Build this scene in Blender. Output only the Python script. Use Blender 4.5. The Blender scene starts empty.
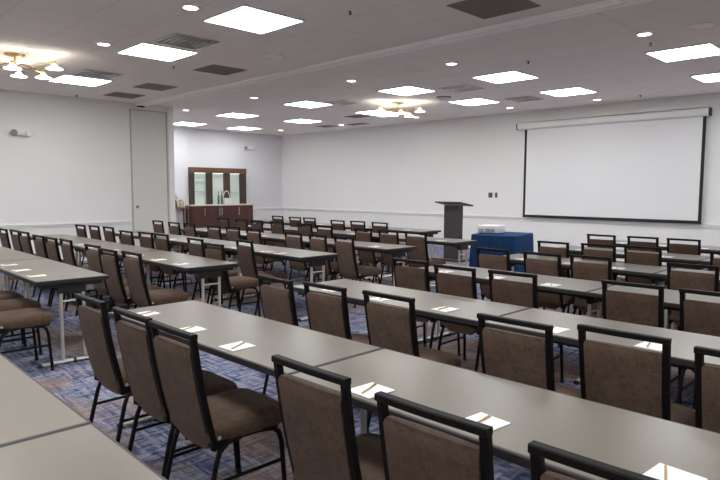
import bpy, bmesh, math, random
from mathutils import Vector, Matrix
random.seed(7)
PI = math.pi
SC = bpy.context.scene
COL = SC.collection

# ------------------------------------------------------------------ camera, world, exposure
cam_d = bpy.data.cameras.new('camera')
cam = bpy.data.objects.new('camera', cam_d)
COL.objects.link(cam)
cam_d.sensor_fit = 'HORIZONTAL'
cam_d.sensor_width = 36.0
cam_d.lens = 36.0 * 599.24 / 720.0
cam_d.clip_start = 0.05
YAW, PIT, ROL = -0.78638, -0.085205, 0.0036716
fw = Vector((math.sin(YAW) * math.cos(PIT), math.cos(YAW) * math.cos(PIT), math.sin(PIT)))
r0 = Vector((math.cos(YAW), -math.sin(YAW), 0))
u0 = r0.cross(fw)
rr = r0 * math.cos(ROL) + u0 * math.sin(ROL)
uu = -r0 * math.sin(ROL) + u0 * math.cos(ROL)
M = Matrix(((rr.x, uu.x, -fw.x, 0.0234), (rr.y, uu.y, -fw.y, -0.0375), (rr.z, uu.z, -fw.z, 1.5528), (0, 0, 0, 1)))
cam.matrix_world = M
SC.camera = cam
w = bpy.data.worlds.new('world')
SC.world = w
w.use_nodes = True
w.node_tree.nodes['Background'].inputs[0].default_value = (0.9, 0.95, 1, 1)
w.node_tree.nodes['Background'].inputs[1].default_value = 0.05
SC.view_settings.view_transform = 'Standard'
SC.view_settings.look = 'None'
SC.view_settings.gamma = 1
SC.view_settings.use_curve_mapping = False
SC.view_settings.exposure = 0.71
SC.cycles.use_denoising = True
SC.cycles.max_bounces = 10
SC.cycles.diffuse_bounces = 7
SC.cycles.sample_clamp_indirect = 8
TROFFER_POWER = 13.0
CH = 3.42      # ceiling height

# ------------------------------------------------------------------ materials
def srgb(r, g, b):
    def f(c):
        c /= 255.0
        return c / 12.92 if c <= 0.04045 else ((c + 0.055) / 1.055) ** 2.4
    return (f(r), f(g), f(b), 1)

def mat(name, col, rough=0.5, metal=0.0, spec=0.5, emit=0.0, ecol=None, bump=0.0, bscale=200, var=0.0, vscale=3.0, vstretch=(1, 1, 1)):
    m = bpy.data.materials.new(name)
    m.use_nodes = True
    nt = m.node_tree
    b = nt.nodes['Principled BSDF']
    b.inputs['Base Color'].default_value = col
    b.inputs['Roughness'].default_value = rough
    b.inputs['Metallic'].default_value = metal
    b.inputs['Specular IOR Level'].default_value = spec
    if emit > 0:
        b.inputs['Emission Color'].default_value = ecol or col
        b.inputs['Emission Strength'].default_value = emit
    tc = nt.nodes.new('ShaderNodeTexCoord')
    if var > 0:
        mp = nt.nodes.new('ShaderNodeMapping')
        mp.inputs['Scale'].default_value = vstretch
        nt.links.new(tc.outputs['Object'], mp.inputs[0])
        n = nt.nodes.new('ShaderNodeTexNoise')
        n.inputs['Scale'].default_value = vscale
        n.inputs['Detail'].default_value = 5
        nt.links.new(mp.outputs[0], n.inputs[0])
        mr = nt.nodes.new('ShaderNodeMapRange')
        mr.inputs[1].default_value = 0.3
        mr.inputs[2].default_value = 0.7
        mr.inputs[3].default_value = 1 - var
        mr.inputs[4].default_value = 1 + var
        nt.links.new(n.outputs[0], mr.inputs[0])
        mx = nt.nodes.new('ShaderNodeVectorMath')
        mx.operation = 'SCALE'
        mx.inputs[0].default_value = col[:3]
        nt.links.new(mr.outputs[0], mx.inputs['Scale'])
        nt.links.new(mx.outputs[0], b.inputs['Base Color'])
    if bump > 0:
        n2 = nt.nodes.new('ShaderNodeTexNoise')
        n2.inputs['Scale'].default_value = bscale
        nt.links.new(tc.outputs['Object'], n2.inputs[0])
        bp = nt.nodes.new('ShaderNodeBump')
        bp.inputs['Strength'].default_value = bump
        bp.inputs['Distance'].default_value = 0.002
        nt.links.new(n2.outputs[0], bp.inputs['Height'])
        nt.links.new(bp.outputs[0], b.inputs['Normal'])
    return m

WALL = mat('wall_paint', (0.79, 0.785, 0.77, 1), 0.75, var=0.012, vscale=0.8, bump=0.15, bscale=120)
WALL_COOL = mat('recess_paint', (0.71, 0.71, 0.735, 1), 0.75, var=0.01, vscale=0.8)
WALL_DOOR = mat('door_paint', (0.68, 0.675, 0.63, 1), 0.6, var=0.01, vscale=1.5)
TRIM = mat('trim_paint', (0.80, 0.79, 0.77, 1), 0.5, var=0.01)
SEAM_D = mat('seam_grey', (0.44, 0.435, 0.42, 1), 0.7, var=0.02)
LAM = mat('table_laminate', srgb(110, 103, 93), 0.30, spec=0.48, var=0.04, vscale=60, vstretch=(1, 8, 1))
EDGE = mat('table_edge', srgb(40, 38, 38), 0.5, var=0.05)
UNDER = mat('table_underframe', srgb(26, 25, 26), 0.5, var=0.05)
SILVER = mat('silver_tube', srgb(206, 202, 192), 0.35, metal=0.5, var=0.02)
BLK = mat('black_frame', srgb(15, 11, 10), 0.55, spec=0.18, var=0.08, vscale=20)
BLKP = mat('black_plastic', srgb(20, 20, 21), 0.5, var=0.05)
PAPER = mat('paper', (0.86, 0.86, 0.85, 1), 0.7, var=0.01)
GOLD = mat('gold_pen', srgb(176, 152, 104), 0.35, metal=0.2, var=0.05)
BRASS = mat('brass', srgb(198, 168, 104), 0.28, metal=0.9, var=0.05)
VENTD = mat('return_grille', srgb(136, 127, 119), 0.7, var=0.06, vscale=40)
DARK = mat('grille_dark', srgb(82, 77, 72), 0.7, var=0.05)
METALW = mat('diffuser_metal', srgb(190, 190, 188), 0.25, metal=0.8, var=0.02)
WHITE = mat('white_plastic', (0.78, 0.78, 0.77, 1), 0.4, var=0.01)
GREYP = mat('grey_lens', srgb(130, 130, 126), 0.3, var=0.03)
SCREEN = mat('screen_fabric', (0.77, 0.77, 0.77, 1), 0.8, var=0.008, vscale=1.2)
SCRB = mat('screen_border', srgb(22, 24, 25), 0.7, var=0.03)
HOUS = mat('screen_housing', (0.80, 0.80, 0.78, 1), 0.35, var=0.01)
LECT = mat('lectern_laminate', srgb(70, 63, 64), 0.5, var=0.06, vscale=30, vstretch=(1, 1, 0.1))
LECTT = mat('lectern_top', srgb(58, 56, 58), 0.45, var=0.05)
BLUE = mat('blue_cloth', srgb(32, 60, 100), 0.9, spec=0.2, var=0.06, vscale=15, bump=0.3, bscale=90)
WOODR = mat('cabinet_wood', srgb(74, 42, 35), 0.4, var=0.14, vscale=6, vstretch=(1, 1, 0.15))
WOODT = mat('hutch_wood', srgb(96, 66, 50), 0.4, var=0.12, vscale=6, vstretch=(1, 0.2, 1))
WOODD = mat('hutch_dark_wood', srgb(62, 48, 38), 0.45, var=0.12, vscale=6, vstretch=(1, 1, 0.15))
STONE = mat('cabinet_counter', srgb(212, 204, 186), 0.35, var=0.04, vscale=25)
BACKG = mat('hutch_back_panel', srgb(206, 216, 208), 0.5, var=0.02)
TEAL = mat('shelf_glass_edge', srgb(130, 190, 175), 0.15, var=0.02)
GREENG = mat('green_bottle_glass', srgb(96, 118, 100), 0.2, var=0.04)
CERAM = mat('white_ceramic', srgb(226, 224, 214), 0.3, var=0.01)
CONW = mat('console_wood', srgb(128, 84, 56), 0.4, var=0.1, vscale=10)
LAMP = mat('troffer_diffuser', (1, 1, 1, 1), 0.5, emit=TROFFER_POWER, ecol=(0.975, 0.99, 1, 1), var=0.001)
LAMP_F = mat('troffer_diffuser_front', (1, 1, 1, 1), 0.5, emit=TROFFER_POWER * .80, ecol=(0.975, 0.99, 1, 1), var=0.001)
DOWNL = mat('downlight_lens', (1, 1, 1, 1), 0.5, emit=6, ecol=(1, 0.9, 0.7, 1), var=0.001)
SHADE = mat('chandelier_shade', (1, 0.98, 0.9, 1), 0.4, emit=6.5, ecol=(1, 0.95, 0.82, 1), var=0.001)

def fabric(name, c1, c2, rough=0.85):
    m = bpy.data.materials.new(name)
    m.use_nodes = True
    nt = m.node_tree
    b = nt.nodes['Principled BSDF']
    b.inputs['Roughness'].default_value = rough
    b.inputs['Specular IOR Level'].default_value = 0.25
    b.inputs['Sheen Weight'].default_value = 0.05
    tc = nt.nodes.new('ShaderNodeTexCoord')
    facs = []
    for sc, s in (((1, 1, 0.06), 160), ((0.3, 0.3, 1), 90), ((1, 1, 1), 9)):
        mp = nt.nodes.new('ShaderNodeMapping')
        mp.inputs['Scale'].default_value = sc
        nt.links.new(tc.outputs['Object'], mp.inputs[0])
        n = nt.nodes.new('ShaderNodeTexNoise')
        n.inputs['Scale'].default_value = s
        n.inputs['Detail'].default_value = 2
        nt.links.new(mp.outputs[0], n.inputs[0])
        facs.append(n)
    a = nt.nodes.new('ShaderNodeMath'); a.operation = 'ADD'
    nt.links.new(facs[0].outputs[0], a.inputs[0]); nt.links.new(facs[1].outputs[0], a.inputs[1])
    a2 = nt.nodes.new('ShaderNodeMath'); a2.operation = 'ADD'
    nt.links.new(a.outputs[0], a2.inputs[0]); nt.links.new(facs[2].outputs[0], a2.inputs[1])
    cr = nt.nodes.new('ShaderNodeMapRange')
    cr.inputs[1].default_value = 1.15; cr.inputs[2].default_value = 1.85
    nt.links.new(a2.outputs[0], cr.inputs[0])
    mx = nt.nodes.new('ShaderNodeMix'); mx.data_type = 'RGBA'
    mx.inputs[6].default_value = c1; mx.inputs[7].default_value = c2
    nt.links.new(cr.outputs[0], mx.inputs[0])
    nt.links.new(mx.outputs[2], b.inputs['Base Color'])
    bp = nt.nodes.new('ShaderNodeBump'); bp.inputs['Strength'].default_value = 0.25; bp.inputs['Distance'].default_value = 0.001
    nt.links.new(a.outputs[0], bp.inputs['Height']); nt.links.new(bp.outputs[0], b.inputs['Normal'])
    return m
FAB = fabric('brown_fabric', srgb(75, 58, 47), srgb(97, 78, 64))

def carpet():
    m = bpy.data.materials.new('carpet_weave')
    m.use_nodes = True
    nt = m.node_tree
    L = nt.links
    b = nt.nodes['Principled BSDF']
    b.inputs['Roughness'].default_value = 0.95
    b.inputs['Specular IOR Level'].default_value = 0.1
    tc = nt.nodes.new('ShaderNodeTexCoord')
    ZOFF = (7.3, 2.2, 1)
    def noise(scale, stretch, detail=3, rough=0.6, off=(0, 0, 0)):
        mp = nt.nodes.new('ShaderNodeMapping')
        mp.inputs['Scale'].default_value = stretch
        mp.inputs['Location'].default_value = off
        L.new(tc.outputs['Object'], mp.inputs[0])
        n = nt.nodes.new('ShaderNodeTexNoise')
        n.inputs['Scale'].default_value = scale
        n.inputs['Detail'].default_value = detail
        n.inputs['Roughness'].default_value = rough
        L.new(mp.outputs[0], n.inputs[0])
        return n.outputs[0]
    def ramp(fac, stops):
        r = nt.nodes.new('ShaderNodeValToRGB')
        els = r.color_ramp.elements
        els[0].position, els[0].color = stops[0]
        els[1].position, els[1].color = stops[-1]
        for p, c in stops[1:-1]:
            e = els.new(p); e.color = c
        L.new(fac, r.inputs[0])
        return r.outputs[0]
    def mix(a, c, f):
        x = nt.nodes.new('ShaderNodeMix'); x.data_type = 'RGBA'
        L.new(f, x.inputs[0]); L.new(a, x.inputs[6]); L.new(c, x.inputs[7])
        return x.outputs[2]
    lines_x = noise(26, (0.10, 1, 1), 4)
    lines_y = noise(26, (1, 0.10, 1), 4)
    zone = noise(1.1, (0.8, 1, 1), 4, 0.6, ZOFF)
    zone2 = noise(3.0, (1, 0.5, 1), 3)
    cool = [(0.30, srgb(34, 44, 80)), (0.42, srgb(66, 78, 114)), (0.50, srgb(108, 112, 134)), (0.58, srgb(158, 158, 172)), (0.70, srgb(70, 80, 116))]
    warm = [(0.30, srgb(84, 78, 92)), (0.45, srgb(124, 104, 96)), (0.56, srgb(150, 132, 120)), (0.68, srgb(120, 84, 72)), (0.80, srgb(92, 90, 106))]
    c1 = mix(ramp(lines_x, cool), ramp(lines_y, cool), ramp(noise(14, (1, 1, 1), 2), [(0.42, (0, 0, 0, 1)), (0.58, (1, 1, 1, 1))]))
    c2 = mix(ramp(lines_y, warm), ramp(lines_x, warm), ramp(noise(11, (1, 1, 1), 2), [(0.42, (0, 0, 0, 1)), (0.58, (1, 1, 1, 1))]))
    z = ramp(zone, [(0.46, (0, 0, 0, 1)), (0.58, (0.9, 0.9, 0.9, 1))])
    c = mix(c1, c2, z)
    L.new(c, b.inputs['Base Color'])
    bp = nt.nodes.new('ShaderNodeBump'); bp.inputs['Strength'].default_value = 0.5; bp.inputs['Distance'].default_value = 0.004
    L.new(noise(300, (1, 1, 1), 1), bp.inputs['Height']); L.new(bp.outputs[0], b.inputs['Normal'])
    return m
CARPET = carpet()

def ceiling_mat():
    m = mat('ceiling_tile', (0.88, 0.815, 0.775, 1), 0.85, var=0.02, vscale=2.0)
    nt = m.node_tree
    b = nt.nodes['Principled BSDF']
    src = b.inputs['Base Color'].links[0].from_socket
    tc = nt.nodes.new('ShaderNodeTexCoord')
    mp = nt.nodes.new('ShaderNodeMapping')
    mp.inputs['Location'].default_value = (0.08, 0.12, 0)
    nt.links.new(tc.outputs['Object'], mp.inputs[0])
    br = nt.nodes.new('ShaderNodeTexBrick')
    br.offset = 0; br.squash = 1
    br.inputs['Scale'].default_value = 1.0
    br.inputs['Mortar Size'].default_value = 0.008
    br.inputs['Mortar Smooth'].default_value = 0.4
    br.inputs['Brick Width'].default_value = 1.37
    br.inputs['Row Height'].default_value = 0.685
    br.inputs['Color1'].default_value = (1, 1, 1, 1)
    br.inputs['Color2'].default_value = (1, 1, 1, 1)
    br.inputs['Mortar'].default_value = (0.84, 0.84, 0.84, 1)
    nt.links.new(mp.outputs[0], br.inputs[0])
    mx = nt.nodes.new('ShaderNodeMix'); mx.data_type = 'RGBA'; mx.blend_type = 'MULTIPLY'
    mx.inputs[0].default_value = 1
    nt.links.new(src, mx.inputs[6]); nt.links.new(br.outputs[0], mx.inputs[7])
    nt.links.new(mx.outputs[2], b.inputs['Base Color'])
    return m
CEIL = ceiling_mat()

def glass_mat():
    m = bpy.data.materials.new('clear_glass')
    m.use_nodes = True
    b = m.node_tree.nodes['Principled BSDF']
    b.inputs['Base Color'].default_value = srgb(200, 235, 222)
    b.inputs['Roughness'].default_value = 0.05
    b.inputs['Transmission Weight'].default_value = 0.85
    b.inputs['IOR'].default_value = 1.1
    n = m.node_tree.nodes.new('ShaderNodeTexNoise'); n.inputs['Scale'].default_value = 5
    mr = m.node_tree.nodes.new('ShaderNodeMapRange'); mr.inputs[3].default_value = 0.04; mr.inputs[4].default_value = 0.07
    m.node_tree.links.new(n.outputs[0], mr.inputs[0]); m.node_tree.links.new(mr.outputs[0], b.inputs['Roughness'])
    return m
GLASS = glass_mat()

# ------------------------------------------------------------------ mesh helpers
def nb():
    return bmesh.new()

def box(bm, x0, x1, y0, y1, z0, z1, bev=0.0, mtx=None, seg=2):
    t = bmesh.new()
    bmesh.ops.create_cube(t, size=1)
    for v in t.verts:
        v.co = Vector(((x0 + x1) / 2 + v.co.x * (x1 - x0), (y0 + y1) / 2 + v.co.y * (y1 - y0), (z0 + z1) / 2 + v.co.z * (z1 - z0)))
    if bev > 0:
        bmesh.ops.bevel(t, geom=t.edges[:], offset=bev, segments=seg, profile=0.5, affect='EDGES', clamp_overlap=True)
    if mtx is not None:
        bmesh.ops.transform(t, matrix=mtx, verts=t.verts)
    merge(bm, t)
    return bm

def merge(bm, t):
    me = bpy.data.meshes.new('tmp')
    t.to_mesh(me); t.free()
    bm.from_mesh(me)
    bpy.data.meshes.remove(me)

def frames(pts):
    out = []
    n = len(pts)
    prev = None
    for i in range(n):
        a = pts[max(0, i - 1)]; c = pts[min(n - 1, i + 1)]
        d = (c - a).normalized()
        if prev is None:
            ref = Vector((0, 0, 1)) if abs(d.z) < 0.9 else Vector((0, 1, 0))
            s = d.cross(ref).normalized()
        else:
            s = (prev - d * prev.dot(d)).normalized()
        prev = s
        out.append((s, d.cross(s).normalized()))
    return out

def tube(bm, pts, r, n=8, ry=None, rect=False):
    """sweep a round, oval or rectangular section along pts"""
    pts = [Vector(p) for p in pts]
    fr = frames(pts)
    ry = ry or r
    rings = []
    if rect:
        c = 0.3 * min(r, ry)
        prof = [(r, ry - c), (r - c, ry), (-r + c, ry), (-r, ry - c), (-r, -ry + c), (-r + c, -ry), (r - c, -ry), (r, -ry + c)]
    else:
        prof = [(r * math.cos(2 * PI * k / n), ry * math.sin(2 * PI * k / n)) for k in range(n)]
    for p, (s, t) in zip(pts, fr):
        rings.append([bm.verts.new(p + s * a + t * b) for a, b in prof])
    m = len(prof)
    for a, b in zip(rings, rings[1:]):
        for k in range(m):
            bm.faces.new((a[k], a[(k + 1) % m], b[(k + 1) % m], b[k]))
    bm.faces.new(rings[0][::-1])
    bm.faces.new(rings[-1])
    return bm

def lathe(bm, prof, cx=0, cy=0, n=20, caps=True):
    rings = [[bm.verts.new((cx + r * math.cos(2 * PI * k / n), cy + r * math.sin(2 * PI * k / n), z)) for k in range(n)] for r, z in prof]
    for a, b in zip(rings, rings[1:]):
        for k in range(n):
            bm.faces.new((a[k], a[(k + 1) % n], b[(k + 1) % n], b[k]))
    if caps:
        bm.faces.new(rings[0][::-1]); bm.faces.new(rings[-1])
    return bm

def loft(bm, loops, cap=True):
    R_ = [[bm.verts.new(p) for p in l] for l in loops]
    m = len(R_[0])
    for a, b in zip(R_, R_[1:]):
        for k in range(m):
            bm.faces.new((a[k], a[(k + 1) % m], b[(k + 1) % m], b[k]))
    if cap:
        bm.faces.new(R_[0][::-1]); bm.faces.new(R_[-1])
    return bm

def rounded(corners, seg=5):
    """corners: list of (x, y, radius) counter-clockwise; returns 2D outline"""
    out = []
    n = len(corners)
    for i in range(n):
        p = Vector(corners[i][:2]); r = corners[i][2]
        a = (Vector(corners[i - 1][:2]) - p).normalized()
        c = (Vector(corners[(i + 1) % n][:2]) - p).normalized()
        for k in range(seg + 1):
            t = k / seg
            q = (p + a * r) * (1 - t) ** 2 + p * 2 * t * (1 - t) + (p + c * r) * t ** 2
            out.append((q.x, q.y))
    return out

def inset(outl, d):
    cx = sum(p[0] for p in outl) / len(outl); cy = sum(p[1] for p in outl) / len(outl)
    w_ = max(p[0] for p in outl) - cx; h_ = max(p[1] for p in outl) - cy
    return [(cx + (x - cx) * (1 - d / w_), cy + (y - cy) * (1 - d / h_)) for x, y in outl]

def obj(name, bm, material, parent=None, smooth=False, loc=None):
    bmesh.ops.recalc_face_normals(bm, faces=bm.faces[:])
    me = bpy.data.meshes.new(name)
    bm.to_mesh(me); bm.free()
    me.materials.append(material)
    if smooth:
        for p in me.polygons:
            p.use_smooth = True
        try:
            me.set_sharp_from_angle(angle=math.radians(38))
        except Exception:
            pass
    o = bpy.data.objects.new(name, me)
    COL.objects.link(o)
    if parent is not None:
        o.parent = parent
    if loc is not None:
        o.location = loc
    return o


def tag(o, label, cat, group=None):
    o['label'] = label; o['category'] = cat
    if group:
        o['group'] = group
    return o

def thing(name, label, cat, loc=(0, 0, 0), rz=0.0, group=None):
    o = bpy.data.objects.new(name, None)
    COL.objects.link(o)
    o.empty_display_size = 0.1
    o.location = loc; o.rotation_euler = (0, 0, rz)
    return tag(o, label, cat, group)

def struct(name, bm, m, parent=None, smooth=False):
    o = obj(name, bm, m, parent, smooth)
    if parent is None:
        o['kind'] = 'structure'
    return o

def dup(root, loc, rz, label, group=None):
    r = root.copy(); COL.objects.link(r)
    r.location = loc; r.rotation_euler = (0, 0, rz)
    r['label'] = label
    if group:
        r['group'] = group
    for ch in list(root.children):
        c = ch.copy(); COL.objects.link(c); c.parent = r
        for g in list(ch.children):
            d = g.copy(); COL.objects.link(d); d.parent = c
    return r

ORD = ['first', 'second', 'third', 'fourth', 'fifth', 'sixth', 'seventh', 'eighth', 'ninth', 'tenth']

# ------------------------------------------------------------------ room shell
XL, XR, XE = -13.10, -17.16, 3.0        # rear side wall, recessed side wall, far end behind the camera
YF, YB, YP = 13.18, -3.4, 6.88          # screen wall, wall behind, end of the partition pocket
struct('floor', box(nb(), XR - .1, XE, YB, YF + .1, -0.12, 0), CARPET)
struct('ceiling', box(nb(), XR - .1, XE, YB, YF + .1, CH, CH + 0.12), CEIL)
struct('wall_front', box(nb(), XR - .1, XE, YF, YF + .15, 0, CH), WALL)
bm = nb(); box(bm, XL - .28, XL, YB, 5.84, 0, CH)
struct('wall_side', bm, WALL)
bm = nb(); box(bm, XL - .28, XL, 6.72, YP, 0, CH); box(bm, XL - .28, XL, 5.84, 6.72, 3.3, CH); box(bm, XL - .28, XL - .05, 5.84, 6.72, 0, 3.3)
struct('wall_pocket', bm, WALL)
bm = nb(); box(bm, XR, XL - .28, YP - .15, YP, 0, CH)
struct('wall_return', bm, WALL)
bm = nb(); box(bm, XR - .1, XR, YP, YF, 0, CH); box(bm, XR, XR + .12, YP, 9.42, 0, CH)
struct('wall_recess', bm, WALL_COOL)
struct('wall_back', box(nb(), XL, XE, YB - .1, YB, 0, CH), WALL)
struct('wall_end', box(nb(), XE, XE + .1, YB, YF, 0, CH), WALL)
# partition pocket door
d1 = struct('door_1', box(nb(), XL - .04, XL + .012, 5.87, 6.69, 0.01, 3.28, 0.004), WALL_DOOR)
bm = nb()
box(bm, XL - .03, XL + .02, 5.84, 5.868, 0.01, 3.30, 0.003); box(bm, XL - .03, XL + .02, 6.692, 6.72, 0.01, 3.30, 0.003); box(bm, XL - .03, XL + .02, 5.868, 6.692, 3.282, 3.30)
obj('door_frame', bm, SEAM_D, d1)
bm = nb(); lathe(bm, [(0.0, 0), (0.035, 0.0), (0.035, 0.012), (0.015, 0.018), (0.0, 0.018)], n=16, caps=False)
k = obj('door_handle', bm, GREYP, d1, True, (XL + .012, 5.96, 1.13)); k.rotation_euler = (0, PI / 2, 0)
tag(obj('door_closer', box(nb(), XL + .02, XL + .10, 6.0, 6.16, CH - .07, CH - .003, 0.006), BLKP), 'small black bracket at the ceiling above the pocket door', 'bracket')
# pilaster strip at the end of the wall
bm = nb(); box(bm, XL, XL + .02, 6.74, YP, 0.01, CH - .01, 0.003)
struct('trim_1', bm, TRIM)
# chair rails and baseboards
def rail(name, x0, x1, y0, y1, z, d, side):
    bm = nb()
    if side == 'y':
        box(bm, x0, x1, YF - d, YF, z - .012, z + .03, 0.006); box(bm, x0, x1, YF - d * .55, YF, z - .05, z - .012, 0.004)
    else:
        box(bm, x0, x0 + d, y0, y1, z - .012, z + .03, 0.006); box(bm, x0, x0 + d * .55, y0, y1, z - .05, z - .012, 0.004)
    struct(name, bm, TRIM)
rail('trim_2', XR, XE, 0, 0, 0.86, 0.035, 'y')
rail('trim_3', XL, 0, YB, 5.83, 0.80, 0.035, 'x')
rail('trim_4', XR, 0, 9.42, YF, 0.86, 0.03, 'x')
struct('baseboard_front', box(nb(), XR, XE, YF - .018, YF, 0, .10, 0.004), TRIM)
struct('baseboard_side', box(nb(), XL, XL + .018, YB, 5.83, 0, .10, 0.004), TRIM)
struct('baseboard_recess', box(nb(), XR, XR + .018, 9.43, YF, 0, .10, 0.004), TRIM)
# ceiling edge angle along the walls
struct('trim_5', box(nb(), XR, XE, YF - .03, YF, CH - .035, CH, 0.003), TRIM)
struct('trim_6', box(nb(), XL, XL + .03, YB, 5.83, CH - .035, CH, 0.003), TRIM)
# partition track across the ceiling
TRACKW = mat('track_white', (0.97, 0.96, 0.94, 1), 0.45, var=0.01)
bm = nb()
box(bm, XL, XE, 5.975, 6.06, CH - .045, CH, 0.01); box(bm, XL, XE, 6.10, 6.185, CH - .045, CH, 0.01)
tr = struct('trim_7', bm, TRACKW)
obj('track_slot', box(nb(), XL, XE, 6.061, 6.099, CH - .012, CH), DARK, tr)

# ------------------------------------------------------------------ ceiling fixtures
def troffer(x, y, label, s=0.41):
    t = thing('ceiling_light', label, 'light', (x, y, CH), 0, 'square ceiling light panels')
    bm = nb()
    for a in ((-s, s, -s, -s + .025), (-s, s, s - .025, s), (-s, -s + .025, -s + .025, s - .025), (s - .025, s, -s + .025, s - .025)):
        box(bm, a[0], a[1], a[2], a[3], -.018, 0, 0.003)
    obj('frame', bm, WHITE, t)
    obj('diffuser', box(nb(), -s + .025, s - .025, -s + .025, s - .025, -.014, -.004), LAMP, t)
    return t
base = None
front_me = None
TL = [(-5.66, 3.95, 'square ceiling light panel behind the track, third out from the side wall'),
      (-7.92, 3.94, 'square ceiling light panel between two downlights and a slotted air diffuser'),
      (-10.95, 4.02, 'square ceiling light panel beside the rear brass chandelier'),
      (-7.56, 8.77, 'square ceiling light panel beside the front chandelier, nearer the track'),
      (-5.47, 8.85, 'square ceiling light panel past the track, roughly above the lectern and projector table'),
      (-7.47, 10.87, 'square ceiling light panel touching the round dark-rimmed fitting'),
      (-5.42, 11.0, 'square ceiling light panel above the left end of the projection screen'),
      (-2.75, 9.0, 'square ceiling light panel above the right end of the projection screen'),
      (-2.85, 11.25, 'square ceiling light panel cut by the edge, nearest the screen housing'),
      (-10.33, 8.66, 'square ceiling light panel in mid ceiling, one bay short of the chandelier'),
      (-12.98, 10.7, 'square ceiling light panel ahead of the recess corner near the front wall'),
      (-13.2, 8.72, 'square ceiling light panel out from the cabinet recess, nearer the track'),
      (-15.87, 10.72, 'square ceiling light panel directly above the dark wood cabinet'),
      (-10.2, 10.75, 'square ceiling light panel partly behind the front brass chandelier'),
      (-15.97, 8.85, 'square ceiling light panel cut off by the end of the partition pocket'),
      (-2.65, 3.95, 'square ceiling light panel behind the track above the third row'),
      (0.4, 3.95, 'square ceiling light panel behind the track by the end wall'),
      (-2.65, 1.1, 'square ceiling light panel above the nearest long row of tables'),
      (0.4, 1.1, 'square ceiling light panel over the back corner by the end wall'),
      (-5.66, 1.1, 'square ceiling light panel above the back of the centre aisle'),
      (-8.2, 1.1, 'square ceiling light panel above the back of the side block of tables'),
      (-10.95, 1.1, 'square ceiling light panel in the back corner by the side wall'),
      (-2.65, -1.2, 'unseen square fill light panel added at the back, behind the nearest table row'),  # this rearmost trio is added out of view to brighten the nearest chair backs
      (-5.66, -1.2, 'unseen square fill light panel added at the back of the centre aisle'),
      (0.4, -1.2, 'unseen square fill light panel added in the far back corner by the end wall'),
      (0.4, 8.9, 'square ceiling light panel in front of the track by the end wall'),
      (0.4, 11.1, 'square ceiling light panel by the end wall and the screen wall')]
for i, (x, y, lb) in enumerate(TL):
    if base is None:
        base = troffer(x, y, lb)
    else:
        q = dup(base, (x, y, CH), 0, lb)
        if y > 6:
            for c in q.children:
                if c.name.startswith('diffuser'):
                    if front_me is None:
                        front_me = c.data.copy(); front_me.materials[0] = LAMP_F
                    c.data = front_me

def downlight(x, y, lb):
    t = thing('downlight', lb, 'light', (x, y, CH), 0, 'round recessed downlights')
    bm = nb(); lathe(bm, [(0.075, 0), (0.115, 0), (0.115, -0.006), (0.095, -0.012), (0.075, -0.006), (0.075, 0)], n=24, caps=False)
    obj('trim_ring', bm, WHITE, t, True)
    bm = nb(); lathe(bm, [(0.0, 0.0), (0.074, 0.0), (0.070, -0.008), (0.0, -0.010)], n=20, caps=False)
    obj('lens', bm, DOWNL, t, True)
    return t
DL = [(-5.75, 3.23, 'round downlight at the top of the ceiling between two light panels'),
      (-8.0, 3.24, 'round downlight between the rear chandelier and a square panel'),
      (-7.58, 7.33, 'round downlight past the track, near the middle of the ceiling'),
      (-5.49, 7.38, 'round downlight past the track, beside the round speaker'),
      (-2.8, 7.6, 'round downlight past the track, above the screen, nearest the camera'),
      (-10.42, 7.29, 'round downlight past the track, in line with mid-ceiling panels'),
      (-13.26, 7.3, 'round downlight next to the end of the partition pocket'),
      (-15.56, 11.9, 'round downlight by the recess corner, above the cabinet end'),
      (-12.93, 12.1, 'round downlight near the front wall, second out from the recess'),
      (-10.17, 12.18, 'round downlight near the front wall, below the front chandelier'),
      (-7.43, 12.24, 'round downlight near the front wall above the lectern'),
      (-5.46, 12.38, 'round downlight near the front wall above the screen housing'),
      (-2.85, 3.2, 'round downlight behind the track near the end wall side'),
      (0.3, 7.5, 'round downlight past the track by the end wall')]
base = None
for x, y, lb in DL:
    if base is None: base = downlight(x, y, lb)
    else: dup(base, (x, y, CH), 0, lb)

def return_vent(x, y, lb, s=0.31, sy=None):
    sy = sy or s
    t = thing('return_vent', lb, 'vent', (x, y, CH), 0, 'dark square return air grilles')
    bm = nb()
    for a in ((-s, s, -sy, -sy + .02), (-s, s, sy - .02, sy), (-s, -s + .02, -sy + .02, sy - .02), (s - .02, s, -sy + .02, sy - .02)):
        box(bm, a[0], a[1], a[2], a[3], -.008, 0)
    obj('frame', bm, VENTD, t)
    bm = nb()
    n = 22
    for i in range(n):
        yy = -sy + .02 + (2 * sy - .04) * (i + .2) / n
        box(bm, -s + .02, s - .02, yy, yy + (2 * sy - .04) / n * .55, -.006, -.001)
    obj('grille', bm, VENTD, t)
    obj('backing', box(nb(), -s + .02, s - .02, -sy + .02, sy - .02, -.0009, -.0002), DARK, t)
    return t
return_vent(-3.47, 5.36, 'large dark return air grille beside the track, nearest the camera', .34, .34)
return_vent(-8.4, 5.22, 'dark return air grille behind the track, farthest of three from the pocket door', .31, .30)
return_vent(-10.65, 5.25, 'dark return air grille between two others, second out from pocket door', .31, .29)
return_vent(-12.06, 5.28, 'dark return air grille closest to the partition pocket door', .31, .30)
return_vent(-11.15, 11.0, 'dark return air grille near the front wall behind mid-ceiling panels', .28, .22)
return_vent(-13.55, 12.1, 'dark return air grille beside the downlights at the front wall', .3, .2)
return_vent(-12.45, 12.3, 'narrow dark return air grille flanking the middle front-wall downlight', .34, .16)

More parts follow.
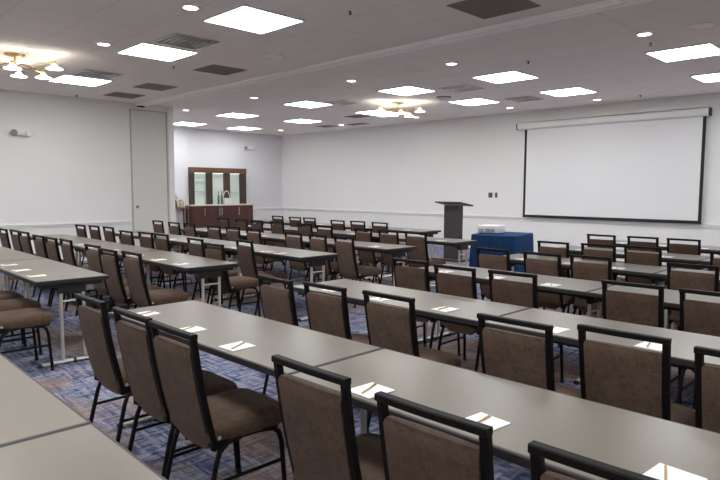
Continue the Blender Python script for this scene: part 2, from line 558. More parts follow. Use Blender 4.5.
def supply(x, y, lb, chrome):
    s = 0.30
    t = thing('supply_diffuser', lb, 'vent', (x, y, CH), 0)
    bm = nb()
    for i in range(4):
        a = s - i * .072; b = a - .028; z = -.012 - .0 * i
        for q in ((-a, a, -a, -b), (-a, a, b, a), (-a, -b, -b, b), (b, a, -b, b)):
            box(bm, q[0], q[1], q[2], q[3], z, 0 - .002, 0.002)
    obj('louver', bm, METALW if chrome else VENTD, t)
    obj('backing', box(nb(), -s + .01, s - .01, -s + .01, s - .01, -.0019, -.0003), GREYP, t)
    return t
supply(-7.09, 3.92, 'shiny square air diffuser joined to a light panel, nearer the camera', True)
supply(-10.14, 4.0, 'shiny square air diffuser joined to the light panel by the chandelier', True)
supply(-6.67, 9.28, 'dark-edged square air diffuser between two light panels past the track', True)
supply(-6.5, 11.25, 'square air diffuser near the front wall before the screen housing', True)
supply(-9.6, 9.0, 'square air diffuser beside mid-ceiling panel, short of the front chandelier', True)

def round_fit(x, y, r, lb, name='ceiling_speaker', dome=False):
    t = thing(name, lb, 'speaker' if not dome else 'ceiling fitting', (x, y, CH))
    bm = nb(); lathe(bm, [(r * .82, 0), (r, 0), (r, -.008), (r * .92, -.014), (r * .82, -.008), (r * .82, 0)], n=28, caps=False)
    obj('rim', bm, BLKP if dome else TRIM, t, True)
    bm = nb()
    if dome: lathe(bm, [(0, -.075), (r * .5, -.068), (r * .78, -.03), (r * .8, -.002), (0, -.001)], n=24, caps=False)
    else: lathe(bm, [(0, -.009), (r * .8, -.006), (r * .81, -.001), (0, -.001)], n=24, caps=False)
    obj('cover', bm, WHITE if dome else mat('speaker_mesh', (0.92, 0.87, 0.84, 1), .7, var=.02, vscale=90), t, True)
round_fit(-6.18, 7.34, .15, 'flat round speaker flush in the ceiling past the track, mid ceiling')
round_fit(-7.02, 5.28, .15, 'flat round speaker flush in the ceiling behind the track')
round_fit(-2.2, 7.68, .17, 'flat round speaker flush in the ceiling above the screen')
round_fit(-7.56, 9.92, .15, 'round white ceiling dome with dark rim between two light panels', 'ceiling_dome', True)

def sprinkler(x, y, lb):
    t = thing('sprinkler_head', lb, 'sprinkler', (x, y, CH), 0, 'sprinkler heads')
    bm = nb(); lathe(bm, [(0.0, 0), (0.032, 0), (0.030, -.006), (0.012, -.010), (0, -.010)], n=14, caps=False)
    obj('escutcheon', bm, METALW, t, True)
    bm = nb(); lathe(bm, [(0.0, -.010), (0.009, -.010), (0.009, -.03), (0.02, -.034), (0.02, -.038), (0, -.038)], n=12, caps=False)
    obj('deflector', bm, BLKP, t, True)
for x, y, lb in ((-4.65, 4.47, 'small dark sprinkler head beside the largest light panel'), (-4.58, 8.02, 'small sprinkler head past the track above the screen edge'),
                 (-4.6, 12.4, 'small sprinkler head near the front wall above the screen'), (-8.65, 4.56, 'small sprinkler head between a light panel and a dark grille'),
                 (-12.75, 4.6, 'small sprinkler head near the side wall ceiling edge'), (-8.08, 7.75, 'small sprinkler head below the mid-ceiling downlight'), (-2.9, 8.1, 'small sprinkler head beside the panel at the screen end')):
    sprinkler(x, y, lb)

def chandelier(x, y, lb, rz, R=0.46, n=6):
    t = thing('chandelier', lb, 'chandelier', (x, y, CH), rz, 'brass ceiling chandeliers')
    bm = nb(); lathe(bm, [(0, 0), (0.13, 0), (0.125, -.02), (0.05, -.04), (0, -.04)], n=24, caps=False)
    obj('canopy', bm, BRASS, t, True)
    bm = nb(); tube(bm, [(0, 0, -.03), (0, 0, -.15)], .012)
    lathe(bm, [(0, -.14), (.03, -.145), (.035, -.17), (.02, -.195), (0, -.20)], n=14, caps=False)
    obj('stem', bm, BRASS, t, True)
    for k_ in range(n):
        a = 2 * PI * k_ / n + .2
        rad = R * (1.0 if k_ % 2 == 0 else .68)
        dz = 0.0 if k_ % 2 == 0 else .05
        c, s = math.cos(a), math.sin(a)
        pts = []
        for q in range(9):
            f_ = q / 8
            pts.append((c * rad * f_, s * rad * f_, -.17 + .05 * math.sin(f_ * PI * 1.6) * (1 if k_ % 2 else -1) * .8 + dz * f_ * .4 - .0 * f_))
        arm = obj('arm', tube(nb(), pts, .009, 8), BRASS, t, True)
        ex, ey, ez = pts[-1]
        bm = nb(); lathe(bm, [(0.0, ez + .02), (.022, ez + .02), (.03, ez - .005), (.02, ez - .02), (0, ez - .02)], ex, ey, 12, False)
        obj('socket', bm, BRASS, arm, True)
        bm = nb(); lathe(bm, [(0.02, ez - .018), (0.035, ez - .03), (0.05, ez - .055), (.105, ez - .075), (.110, ez - .083), (.05, ez - .066), (.0, ez - .05)], ex, ey, 20, False)
        obj('shade', bm, SHADE, arm, True)
chandelier(-9.50, 2.60, 'brass chandelier with glowing glass shades over the back of the room', 0.5, 0.58)
chandelier(-8.78, 9.9, 'brass chandelier with glowing glass shades in front of the track', 0.2, 0.5)

def emergency(x, y, z, lb, w_=0.14):
    t = thing('emergency_light', lb, 'emergency light', (x, y, z))
    obj('body', box(nb(), 0, .07, -w_, w_, -.055, .055, .012), WHITE, t, True)
    for s in (-1, 1):
        h = obj('lamp_head', nb_head(), GREYP if s < 0 else WHITE, t, True, (.085, s * (w_ * .85), -.005))
        h.rotation_euler = (0, PI / 2, s * .35)
def nb_head():
    bm = nb(); lathe(bm, [(0, -.04), (.035, -.04), (.055, .0), (.06, .03), (.05, .035), (0, .028)], n=18, caps=False)
    return bm
emergency(XL, 3.63, 2.62, 'white twin-head emergency light on the side wall, near the chandelier')
emergency(XR, 11.76, 2.91, 'white twin-head emergency light on the recess wall above the cabinet', .2)

# ------------------------------------------------------------------ projection screen, wall plates
ps = thing('projection_screen', 'white pull-down projection screen with black border on the front wall', 'projection screen', (0, YF - .09, 0))
SX0, SX1, SZ0, SZ1 = -7.515, -3.59, 0.885, 2.985
obj('screen_surface', box(nb(), SX0 + .06, SX1 - .06, -.004, .004, SZ0 + .06, SZ1), SCREEN, ps)
bm = nb(); box(bm, SX0, SX0 + .06, -.005, .005, SZ0, SZ1); box(bm, SX1 - .06, SX1, -.005, .005, SZ0, SZ1); box(bm, SX0 + .06, SX1 - .06, -.005, .005, SZ0 + .02, SZ0 + .06)
obj('border', bm, SCRB, ps)
bm = nb(); tube(bm, [(SX0 - .005, 0, SZ0 + .01), (SX1 + .005, 0, SZ0 + .01)], .014, 10)
obj('weight_bar', bm, SCRB, ps, True)
bm = nb()
prof = rounded([(-.075, 0, .05), (.075, 0, .02), (.075, .155, .02), (-.075, .155, .05)], 4)
loft(bm, [[(xx, p[0], SZ1 + .005 + p[1]) for p in prof] for xx in (SX0 - .17, SX1 + .05)])
hs = obj('housing', bm, HOUS, ps, True)
for xx in (SX0 - .195, SX1 + .05):
    bm = nb(); loft(bm, [[(q, p[0] * 1.02, SZ1 + .003 + p[1] * 1.03) for p in prof] for q in (xx, xx + .025)])
    obj('end_cap', bm, BLKP, hs, True)
obj('mounting_strip', box(nb(), SX0 - .1, SX1 + .02, .0, .085, SZ1 + .18, SZ1 + .235, .004), TRIM, ps)

def plate(x, z, w_, lb, m, toggles=1):
    t = thing('wall_switch', lb, 'wall switch', (x, YF, z))
    obj('plate', box(nb(), -w_, w_, -.008, 0, -.065, .065, .003), m, t)
    for i in range(toggles):
        cx = (i - (toggles - 1) / 2) * .05
        obj('toggle', box(nb(), cx - .008, cx + .008, -.012, -.008, -.02, .02, .002), BLKP, t)
BRZ = mat('bronze_plate', srgb(96, 92, 84), .4, metal=.3, var=.05)
plate(-8.50, 1.405, .06, 'wide bronze switch plate between lectern and screen', BRZ, 2)
plate(-8.33, 1.405, .035, 'narrow bronze switch plate beside a wider one on front wall', BRZ, 1)

# ------------------------------------------------------------------ lectern
lt = thing('lectern', 'dark grey lectern with slanted reading top beside the front wall', 'lectern', (-7.79, 10.62, 0), 0)
obj('base_plate', box(nb(), -.36, .36, -.27, .27, 0, .045, .01), LECTT, lt)
bm = nb(); box(bm, -.19, .19, -.07, -.045, .045, 1.20, .003)
obj('front_panel', bm, LECT, lt)
bm = nb(); box(bm, .17, .192, -.045, .10, .045, 1.20, .003); obj('side_panel', bm, LECTT, lt)
bm = nb(); box(bm, -.192, -.17, -.045, .10, .045, 1.20, .003); obj('side_panel', bm, LECTT, lt)
bm = nb(); box(bm, -.17, .17, .075, .10, .045, 1.18, .003); obj('back_panel', bm, LECT, lt)
bm = nb(); box(bm, -.34, .34, -.24, .24, -.014, .014, .004, Matrix.Translation((0, .03, 1.235)) @ Matrix.Rotation(math.radians(-9), 4, 'X'))
obj('reading_top', bm, LECTT, lt)

# ------------------------------------------------------------------ blue draped table with projector
bx, by, ba = -5.80, 9.42, math.radians(12)
bt = thing('draped_table', 'small table under a floor-length blue cloth, before the front wall', 'table', (bx, by, 0), ba)
obj('tabletop', box(nb(), -.39, .39, -.48, .48, .72, .745, .004), UNDER, bt)
for sx in (-1, 1):
    for sy in (-1, 1):
        obj('leg', tube(nb(), [(sx * .33, sy * .42, 0), (sx * .33, sy * .42, .72)], .014), SILVER, bt, True)
def drape():
    bm = nb()
    N = 220
    hw, hd, rc = .41, .50, .05
    per = rounded([(-hw, -hd, rc), (hw, -hd, rc), (hw, hd, rc), (-hw, hd, rc)], 6)
    # resample the outline
    P = [Vector((p[0], p[1])) for p in per]
    seg = [(P[i], P[(i + 1) % len(P)]) for i in range(len(P))]
    tot = sum((b - a).length for a, b in seg)
    pts = []; nrm = []
    acc = 0; si = 0
    for k_ in range(N):
        s = tot * k_ / N
        while acc + (seg[si][1] - seg[si][0]).length < s - 1e-9:
            acc += (seg[si][1] - seg[si][0]).length; si += 1
        a, b = seg[si]; l = max((b - a).length, 1e-9)
        p = a + (b - a) * ((s - acc) / l); d = (b - a) / l
        pts.append(p); nrm.append(Vector((d.y, -d.x)))
    rings = []
    for zi, f_ in ((.757, -0.012), (.752, 0.0), (.735, .05), (.6, .3), (.4, .6), (.2, .85), (.012, 1.0)):
        ring = []
        for k_ in range(N):
            if f_ < 0:
                q = pts[k_] * .985
            else:
                wv = .5 + .5 * math.sin(k_ * 2 * PI / N * 34 + 1.2 * math.sin(k_ * .11)) * (0.7 + .3 * math.sin(k_ * .37))
                q = pts[k_] + nrm[k_] * (.002 + f_ * (.01 + .03 * wv))
            ring.append(bm.verts.new((q.x, q.y, zi)))
        rings.append(ring)
    for a, b in zip(rings, rings[1:]):
        for k_ in range(N):
            bm.faces.new((a[k_], a[(k_ + 1) % N], b[(k_ + 1) % N], b[k_]))
    bm.faces.new(rings[0])
    return bm
cl = obj('tablecloth', drape(), BLUE, None, True, (bx, by, 0)); cl.rotation_euler = (0, 0, ba)
tag(cl, 'dark blue floor-length tablecloth hanging over the small projector table', 'tablecloth')
pj = thing('projector', 'white projector lying on the blue cloth table', 'projector', (-5.97, 9.30, .758), math.radians(8))
obj('body', box(nb(), -.20, .20, -.16, .16, .012, .150, .02, seg=3), WHITE, pj, True)
bm = nb(); lathe(bm, [(0, 0), (.045, 0), (.045, .02), (.03, .012), (0, .012)], n=20, caps=False)
o = obj('lens', bm, BLKP, pj, True, (-.10, .162, .08)); o.rotation_euler = (-PI / 2, 0, 0)
bm = nb()
for i in range(7): box(bm, -.03 + i * .025, -.018 + i * .025, -.1615, -.159, .035, .09)
obj('vent_slots', bm, BLKP, pj)
bm = nb()
for i in range(2): box(bm, -.16, -.08, -.1615, -.159, .035 + i * .03, .05 + i * .03)
obj('port_panel', bm, GREYP, pj)
for sx in (-1, 1):
    for sy in (-1, 1):
        obj('foot', box(nb(), sx * .15 - .012, sx * .15 + .012, sy * .11 - .012, sy * .11 + .012, 0, .013), BLKP, pj)

# ------------------------------------------------------------------ sideboard with hutch, in the recess
CX0 = XR + .13
FX = -16.70      # front face
HX = -16.70
sb = thing('sideboard', 'dark reddish wooden sideboard with pale counter in the wall recess', 'cabinet', (0, 0, 0))
Y0, Y1 = 9.30, 11.60
obj('body', box(nb(), CX0, FX - .02, Y0, Y1, .08, 1.0), WOODR, sb)
obj('plinth', box(nb(), CX0, FX - .06, Y0 + .03, Y1 - .03, 0, .08), BLKP, sb)
obj('counter', box(nb(), CX0, FX + .02, Y0 - .02, Y1 + .02, 1.0, 1.04, .006), STONE, sb)
dy = [Y0 + (Y1 - Y0) * q for q in (0, .225, .455, .735, 1)]
for i in range(4):
    dr = obj('door', box(nb(), FX - .02, FX, dy[i] + .004, dy[i + 1] - .004, .10, .985, .004), WOODR, sb)
    hy = dy[i + 1] - .04 if i < 2 else dy[i] + .04
    bm = nb(); tube(bm, [(FX, hy, .70), (FX + .03, hy, .70), (FX + .03, hy, .93), (FX, hy, .93)], .008)
    obj('handle', bm, SILVER, dr, True)
hu = thing('hutch', 'brown wooden display hutch with three lit pale bays on the sideboard', 'hutch', (0, 0, 1.04))
H0, H1, HH = 9.43, 11.485, 1.165
HXF = HX - .22
yl = lambda px: H0 + (px - 188.0) / (246.0 - 188.0) * (H1 - H0)
obj('top_board', box(nb(), CX0, HXF + .02, H0 - .005, H1 + .005, HH - .17, HH, .004), WOODT, hu)
for a, b in ((188, 192), (204.7, 210), (222.7, 228.4), (240, 246)):
    obj('pillar', box(nb(), CX0, HXF, yl(a), yl(b), 0, HH - .17, .003), WOODD, hu)
for a, b in ((192, 204.7), (210, 222.7), (228.4, 240)):
    obj('back_panel', box(nb(), CX0, CX0 + .015, yl(a), yl(b), 0, HH - .17), BACKG, hu)
for a, b, zs in ((192, 204.7, (.40, .72)), (228.4, 240, (.38,))):
    for z_ in zs:
        s_ = obj('shelf', box(nb(), CX0 + .02, HXF - .03, yl(a) + .001, yl(b) - .001, z_, z_ + .008), GLASS, hu)
        obj('shelf_edge', box(nb(), HXF - .03, HXF - .025, yl(a) + .001, yl(b) - .001, z_ - .004, z_ + .012), TEAL, s_)
SL = mat('strip_lens', (1, 1, 1, 1), .5, emit=2.2, ecol=(.95, 1, .97, 1), var=.001)
for a, b in ((193, 204), (211, 222), (229, 239.5)):
    obj('strip_light', box(nb(), HXF - .06, HXF - .035, yl(a), yl(b), HH - .178, HH - .171), SL, hu)
# things on the counter
def bottle(y, h, lb, r=.035, m=GREENG):
    bm = nb(); lathe(bm, [(0, 0), (r, 0), (r * 1.02, h * .1), (r, h * .6), (r * .45, h * .75), (r * .35, h * .95), (r * .42, h), (0, h)], n=18, caps=False)
    t = tag(obj('bottle', bm, m, None, True, (FX - .08, y, 1.04)), lb, 'bottle', 'green bottles on the sideboard counter')
bottle(yl(213.5), .42, 'tall green glass bottle on the sideboard counter, away from the white basket')
bottle(yl(216.8), .44, 'tall green glass bottle standing right beside the white basket')
bk = thing('basket', 'white handled basket on the sideboard counter in the middle bay', 'basket', (FX - .09, yl(222), 1.04))
bm = nb(); loft(bm, [[(p[0], p[1], z_) for p in rounded([(-.09 * q, -.13 * q, .03), (.09 * q, -.13 * q, .03), (.09 * q, .13 * q, .03), (-.09 * q, .13 * q, .03)], 4)] for z_, q in ((0, .9), (.10, 1.0), (.2, 1.08), (.2, 1.0), (.05, .9))])
obj('bowl', bm, CERAM, bk, True)
bm = nb(); tube(bm, [(0, .125 * math.cos(a), .18 + .25 * math.sin(a)) for a in [PI * i / 14 for i in range(15)]], .011)
obj('handle', bm, CERAM, bk, True)

# ------------------------------------------------------------------ console table beside the hutch
ct = thing('console_table', 'small brown console table half hidden by the partition pocket', 'table', (-16.86, 8.98, 0))
obj('tabletop', box(nb(), -.16, .16, -.30, .27, .93, .965, .005), CONW, ct)
for sx in (-1, 1):
    for sy in (-1, 1):
        obj('leg', box(nb(), sx * .14 - .014, sx * .14 + .014, (.245 if sy > 0 else -.28) - .014, (.245 if sy > 0 else -.28) + .014, 0, .93), CONW if sx > 0 else WOODD, ct)
obj('lower_shelf', box(nb(), -.15, .15, -.29, .26, .28, .30), CONW, ct)
ln = thing('lantern', 'brass and glass candle lantern on the small console table', 'lantern', (-16.80, 9.02, .965))
obj('base', box(nb(), -.055, .055, -.075, .075, 0, .02, .004), BRASS, ln)
bm = nb()
for sx in (-1, 1):
    for sy in (-1, 1):
        box(bm, sx * .05 - .006, sx * .05 + .006, sy * .068 - .006, sy * .068 + .006, .02, .19)
obj('frame', bm, BRASS, ln)
bm = nb(); lathe(bm, [(.075, .19), (.07, .205), (.03, .24), (.0, .25)], n=4, caps=False); obj('lid', bm, BRASS, ln)
bm = nb(); lathe(bm, [(0, .02), (.03, .02), (.03, .13), (0, .13)], n=14, caps=False); obj('candle', bm, mat('candle_wax', srgb(214, 196, 150), .5, var=.03), ln, True)
fl = thing('flower_vase', 'dark vase with white flowers on the console table, by the wall', 'vase', (-16.95, 8.93, .965))
bm = nb(); lathe(bm, [(0, 0), (.035, 0), (.05, .06), (.035, .16), (.025, .2), (.03, .22), (0, .22)], n=16, caps=False); obj('vase', bm, mat('vase_glaze', srgb(92, 84, 92), .3, var=.05), fl, True)
bm = nb()
rnd = random.Random(3)
for i in range(14):
    c = Vector((rnd.uniform(-.06, .06), rnd.uniform(-.09, .09), .30 + rnd.uniform(-.05, .09)))
    t_ = bmesh.new(); bmesh.ops.create_icosphere(t_, subdivisions=1, radius=.028, matrix=Matrix.Translation(c)); merge(bm, t_)
obj('flowers', bm, CERAM, fl, True)
bm = nb()
for i in range(6):
    a = i * 1.05; tube(bm, [(0, 0, .18), (.05 * math.cos(a), .07 * math.sin(a), .30)], .003, 5)
obj('stems', bm, GREENG, fl)

# ------------------------------------------------------------------ folding tables
TLEN, TDEP, TH = 1.83, 0.61, 0.76
def make_table(lb):
    t = thing('folding_table', lb, 'table', (0, 0, 0), 0, 'grey folding training tables')
    # origin: aisle-end corner is at local x=0 for +x tables
    hx, hy = TLEN / 2 - .003, TDEP / 2
    obj('tabletop', box(nb(), -hx + .013, hx - .013, -hy + .009, hy - .009, TH - .008, TH, .001), LAM, t)
    obj('edge_band', box(nb(), -hx - .001, hx + .001, -hy - .003, hy + .003, TH - .034, TH - .0006, .005), EDGE, t)
    bm = nb()
    for s in (-1, 1):
        box(bm, -hx + .06, hx - .06, s * .24 - .012, s * .24 + .012, TH - .06, TH - .034)
    obj('underframe', bm, UNDER, t)
    for s in (-1, 1):
        fx = s * (TLEN / 2 - .065)
        g = bpy.data.objects.new('leg_frame', None)
        bm = nb()
        for q in (-.095, .095):
            tube(bm, [(fx, q, .035), (fx, q, TH - .06)], .0155, 10)
        tube(bm, [(fx, -.095, .56), (fx, .095, .56)], .008, 8)
        tube(bm, [(fx, -.095, .20), (fx, .095, .20)], .008, 8) if False else None
        lf = obj('leg_frame', bm, SILVER, t, True)
        bm = nb(); tube(bm, [(fx, -.275, .022), (fx, .275, .022)], .021, 12, .016)
        obj('foot_bar', bm, SILVER, lf, True)
        for q in (-1, 1):
            obj('foot_cap', tube(nb(), [(fx, q * .268, .019), (fx, q * .292, .019)], .023, 12, .018), BLKP, lf, True)
        bm = nb()
        tube(bm, [(fx, -.012, .022), (fx, .012, .022)], .0235, 12, .0185)
        obj('foot_clamp', bm, BLKP, lf, True)
        bm = nb(); box(bm, fx - .03, fx + .03, -.25, .25, TH - .072, TH - .034, .003)
        box(bm, fx - .02, fx + .02, -.115, .115, TH - .13, TH - .072, .004)
        tube(bm, [(fx, -.06, TH - .1), (fx - s * .30, -.06, TH - .05)], .008); tube(bm, [(fx, .06, TH - .1), (fx - s * .30, .06, TH - .05)], .008)
        obj('leg_bracket', bm, UNDER, lf)
    return t

# rows: name -> (end x, near y, rotation) ; the tables run away from the aisle end
ROWNAME = {0: 'last', 1: 'sixth', 2: 'fifth', 3: 'fourth', 4: 'third', 5: 'second', 6: 'front'}
ROWS = [('S', 0, -3.856, .137, -1.03, 2), ('S', 1, -3.798, 1.497, .62, 3), ('S', 2, -3.807, 2.972, .47, 3), ('S', 3, -3.825, 4.484, -.63, 3),
        ('S', 4, -3.842, 5.975, -1.09, 3), ('S', 5, -3.869, 7.464, -1.48, 3), ('S', 6, -3.889, 8.916, -1.39, 3),
        ('C', 1, -5.435, 1.561, -1.01, 2), ('C', 2, -5.373, 2.918, -.97, 3), ('C', 3, -5.313, 4.329, -.08, 3),
        ('C', 4, -5.274, 5.769, .57, 3), ('C', 5, -5.253, 7.222, .90, 3), ('C', 6, -7.043, 8.636, .92, 3)]
SIDE = {'S': 'screen side', 'C': 'cabinet side'}
tb = None
PADH = {}
for side, k_, x0, yn, rot, n in ROWS:
    a = math.radians(rot)
    for i in range(n):
        s = 1 if side == 'S' else -1
        cx_l = s * (i + .5) * TLEN
        c_, s_ = math.cos(a), math.sin(a)
        X = x0 + cx_l * c_ - TDEP / 2 * s_
        Y = yn + cx_l * s_ + TDEP / 2 * c_
        pos = ('aisle-end', 'second', 'third')[i]
        lb = 'grey folding table, %s one out from the aisle, %s row, %s' % (('first', 'second', 'third')[i], 'front' if k_ == 6 else ('rearmost' if k_ == 0 else ROWNAME[k_] + '-from-screen'), SIDE[side])
        if tb is None:
            tb = make_table(lb); tb.location = (X, Y, 0); tb.rotation_euler = (0, 0, a)
        else:
            dup(tb, (X, Y, 0), a, lb)
    PADH[(side, k_)] = (x0, yn, a)

# ------------------------------------------------------------------ chairs
def make_chair(lb):
    t = thing('banquet_chair', lb, 'chair', (0, 0, 0), 0, 'brown padded chairs at the training tables')
    # back posts and top rail: one black frame
    yt, yb = -.255, -.150           # y at top / bottom of the back
    zt, zb = .912, .375
    def yz(z):
        f_ = (z - zb) / (zt - zb)
        return yb + (yt - yb) * f_ - .012 * math.sin(PI * max(0, min(1, f_)))
    bm = nb()
    for s in (-1, 1):
        pts = [(s * (.180 + .005 * ((z - zb) / (zt - zb))), yz(z), z) for z in (zb, .5, .6, .7, .8, zt - .0)]
        tube(bm, pts, .0145, 8, .0145, rect=True)
    tube(bm, [(-.200, yt - .001, zt), (-.1, yt - .006, zt + .001), (0, yt - .008, zt + .001), (.1, yt - .006, zt + .001), (.200, yt - .001, zt)], .0165, 8, .0125, rect=True)
    fr_ = obj('back_frame', bm, BLK, t)
    # upholstered back panel
    zz = [.355, .37, .40, .44, .50, .60, .70, .80, .835, .848, .855]
    hw = [.110, .130, .148, .164, .167, .168, .169, .170, .171, .170, .164]
    bm = nb()
    loops = []
    for z, h in zip(zz, hw):
        yc = yz(z)
        th = .019 if .37 < z < .845 else .011
        bul = .006
        lp = []
        for u in range(9):
            f_ = -1 + 2 * u / 8
            lp.append((f_ * h, yc - th - bul * (1 - f_ * f_), z))
        for u in range(9):
            f_ = 1 - 2 * u / 8
            lp.append((f_ * h, yc + th + bul * (1 - f_ * f_), z))
        loops.append(lp)
    loft(bm, loops)
    obj('backrest', bm, FAB, t, True)
    # seat
    out = rounded([(-.195, -.19, .04), (.195, -.19, .04), (.215, .268, .10), (-.215, .268, .10)], 6)
    bm = nb()
    L_ = []
    for z, d in ((.395, .035), (.402, .012), (.42, .002), (.452, 0), (.474, .006), (.488, .025), (.497, .06), (.502, .11)):
        L_.append([(p[0], p[1], z) for p in inset(out, d)])
    loft(bm, L_)
    obj('seat', bm, FAB, t, True)
    # frame under the seat
    bm = nb()
    tube(bm, [(-.185, -.16, .395), (-.19, .18, .395), (.19, .18, .395), (.185, -.16, .395), (-.185, -.16, .395)], .011, 8)
    obj('seat_frame', bm, BLK, t, True)
    for s in (-1, 1):
        bm = nb()
        tube(bm, [(s * .19, .10, .400), (s * .193, .16, .392), (s * .196, .192, .365), (s * .20, .205, .32), (s * .207, .225, .02)], .0125, 10)
        lg = obj('leg', bm, BLK, t, True)
        bm = nb(); tube(bm, [(s * .207, .2245, .03), (s * .2075, .226, 0)], .0155, 10); obj('foot_glide', bm, BLKP, lg, True)
        bm = nb()
        tube(bm, [(s * .186, -.02, .400), (s * .187, -.09, .392), (s * .189, -.135, .36), (s * .192, -.155, .31), (s * .20, -.225, .02)], .0125, 10)
        lg = obj('leg', bm, BLK, t, True)
        bm = nb(); tube(bm, [(s * .20, -.2235, .03), (s * .2002, -.226, 0)], .0155, 10); obj('foot_glide', bm, BLKP, lg, True)
        bm = nb(); tube(bm, [(s * .196, -.178, .222), (s * .202, .209, .222)], .009, 8)
        obj('stretcher', bm, BLK, t, True)
        bm = nb(); box(bm, s * .186 - .008, s * .186 + .008, -.175, -.09, .375, .455, .004)
        br = obj('hinge_bracket', bm, BLK, t)
        bm = nb(); lathe(bm, [(0, 0), (.010, 0), (.010, .004), (0, .005)], n=10, caps=False)
        bo = obj('bolt', bm, SILVER, br, True, (s * .195, -.14, .43)); bo.rotation_euler = (0, s * PI / 2, 0)
    return t

# (row index, x of the back's middle, y of the back's top, turn in degrees) counted outwards from the aisle
CHAIRS = {
 ('S', 1): [(-3.485, 1.27, 0), (-2.915, 1.26, 0), (-2.472, 1.25, 0), (-1.58, 1.31, 0), (-1.02, 1.29, 1), (-.50, 1.30, 2)],
 ('S', 2): [(-3.37, 2.50, -2), (-2.90, 2.55, 0), (-2.37, 2.59, 0), (-1.48, 2.52, 0), (-1.01, 2.65, 1), (-.50, 2.60, 0)],
 ('S', 3): [(-3.42, 4.03, 0), (-2.87, 3.94, 1), (-2.36, 3.98, 2), (-1.52, 4.11, 2), (-1.02, 4.11, 0), (-.5, 4.08, 0)],
 ('S', 4): [(-3.46, 5.43, -1), (-2.90, 5.44, 0), (-2.44, 5.52, 0), (-1.56, 5.54, 2), (-1.03, 5.5, 0)],
 ('S', 5): [(-3.44, 6.72, 0), (-2.92, 6.80, 1), (-2.45, 6.87, 0), (-1.58, 6.88, 0)],
 ('S', 6): [(-3.52, 8.28, 0), (-2.98, 8.34, 0), (-2.48, 8.36, 0)],
 ('C', 1): [(-5.57, 1.16, 0), (-6.14, 1.24, 2), (-6.72, 1.26, -2)],
 ('C', 2): [(-5.71, 2.51, 0), (-6.15, 2.46, 0), (-6.74, 2.53, 0), (-7.68, 2.57, -2), (-8.12, 2.54, 0), (-8.57, 2.53, 0), (-9.43, 2.60, 0), (-9.88, 2.60, 0), (-10.33, 2.56, 0)],
 ('C', 3): [(-6.12, 4.10, -6), (-5.97, 3.585, 0), (-6.76, 3.80, -3), (-7.73, 3.83, 0), (-8.18, 3.82, 1), (-8.64, 3.74, 0), (-9.72, 3.92, -1), (-10.15, 3.86, 0), (-10.59, 3.8, 0)],
 ('C', 4): [(-5.70, 5.37, -5), (-6.24, 5.38, -6), (-6.79, 5.39, -2), (-7.83, 5.42, -3), (-8.46, 5.45, 0), (-8.93, 5.38, 0), (-9.73, 5.37, -2), (-10.22, 5.33, 0), (-10.96, 5.38, 0)],
 ('C', 5): [(-5.58, 6.70, 0), (-6.13, 6.71, 0), (-6.71, 6.75, -4), (-7.69, 6.79, 0), (-8.35, 6.90, 0), (-9.24, 6.95, 0), (-9.84, 6.90, -2), (-10.40, 6.92, 0), (-11.08, 6.92, 0)],
 ('C', 6): [(-7.69, 8.18, 0), (-8.32, 8.22, 0), (-8.78, 8.11, 0), (-9.95, 8.36, 0), (-10.385, 8.31, 0), (-11.08, 8.36, 0)],
}
ROWP = {1: 'sixth row back', 2: 'fifth row back', 3: 'fourth row back', 4: 'third row back', 5: 'second row back', 6: 'front row'}
ch0 = None
for (side, k_), lst in CHAIRS.items():
    for i, (x, y, deg) in enumerate(lst):
        a = math.radians(deg)
        lb = 'brown padded chair, %s seat from the centre aisle, %s, %s' % (ORD[i], ROWP[k_], SIDE[side])
        # origin lies .255 in front of the top of the back
        loc = (x - math.sin(a) * .255 * 1, y + math.cos(a) * .255, 0)
        if ch0 is None:
            ch0 = make_chair(lb); ch0.location = loc; ch0.rotation_euler = (0, 0, a)
        else:
            dup(ch0, loc, a, lb)

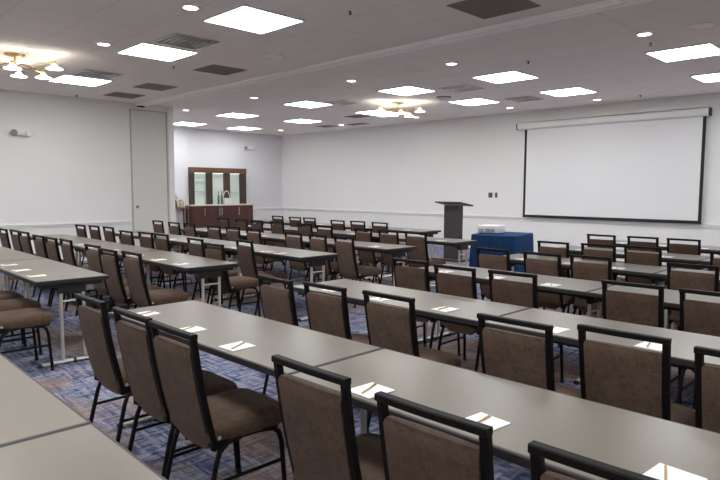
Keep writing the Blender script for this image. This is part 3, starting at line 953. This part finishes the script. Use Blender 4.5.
# ------------------------------------------------------------------ notepads and pens, one of each per place
def make_pad(lb):
    bm = nb()
    box(bm, -.064, .064, -.070, .070, 0, .0035, .0008)
    t = tag(obj('notepad', bm, PAPER), lb, 'notepad', 'white notepads on the tables')
    return t
def make_pen(lb):
    t = thing('pen', lb, 'pen', (0, 0, 0), 0, 'gold pens on the notepads')
    bm = nb(); tube(bm, [(0, -.055, .0042), (0, .06, .0042)], .0038, 10); obj('barrel', bm, GOLD, t, True)
    bm = nb(); lathe(bm, [(.0042, 0), (.0012, .014), (0, .015)], n=10, caps=False)
    o = obj('tip', bm, BRASS, t, True, (0, -.055, .0045)); o.rotation_euler = (PI / 2, 0, 0)
    bm = nb(); box(bm, -.001, .001, .015, .058, .009, .0105); obj('clip', bm, BRASS, t)
    return t
def place_xy(side, k_, cxw, dy):
    x0, yn, a = PADH[(side, k_)]
    l = (cxw - x0) / math.cos(a)
    return (cxw, yn + l * math.sin(a) + dy)
PADS = {('S', 1): [(-3.57, .14), (-2.99, .12), (-2.505, .105), (-1.575, .10), (-1.08, .13), (-.49, .16)],
        ('C', 1): [(-5.83, .115), (-6.33, .12), (-6.85, .14)]}
for (side, k_), lst in CHAIRS.items():
    if (side, k_) in PADS: continue
    L_ = []
    for i, (x, y, dg) in enumerate(lst):
        x0 = PADH[(side, k_)][0]
        s = 1 if side == 'S' else -1
        nom = x0 + s * ((i // 3) * TLEN + (.35, .915, 1.48)[i % 3])
        L_.append((nom * .6 + x * .4, .13 + random.uniform(-.02, .03)))
    PADS[(side, k_)] = L_
p0 = n0 = None
for (side, k_), lst in PADS.items():
    for i, (x, dy) in enumerate(lst):
        X, Y = place_xy(side, k_, x, dy)
        a = random.uniform(-.10, .10)
        la = 'white notepad at the %s seat from the aisle, %s, %s' % (ORD[i], ROWP[k_], SIDE[side])
        lp = 'gold pen on the notepad, %s seat from the aisle, %s, %s' % (ORD[i], ROWP[k_], SIDE[side])
        if p0 is None:
            p0 = make_pad(la); pad = p0; n0 = make_pen(lp); pen = n0
        else:
            pad = dup(p0, (0, 0, 0), 0, la); pen = dup(n0, (0, 0, 0), 0, lp)
        pad.location = (X, Y, TH + .0002); pad.rotation_euler = (0, 0, a)
        pen.location = (X + random.uniform(-.02, .01), Y, TH + .0038); pen.rotation_euler = (0, 0, a + random.uniform(.05, .5))
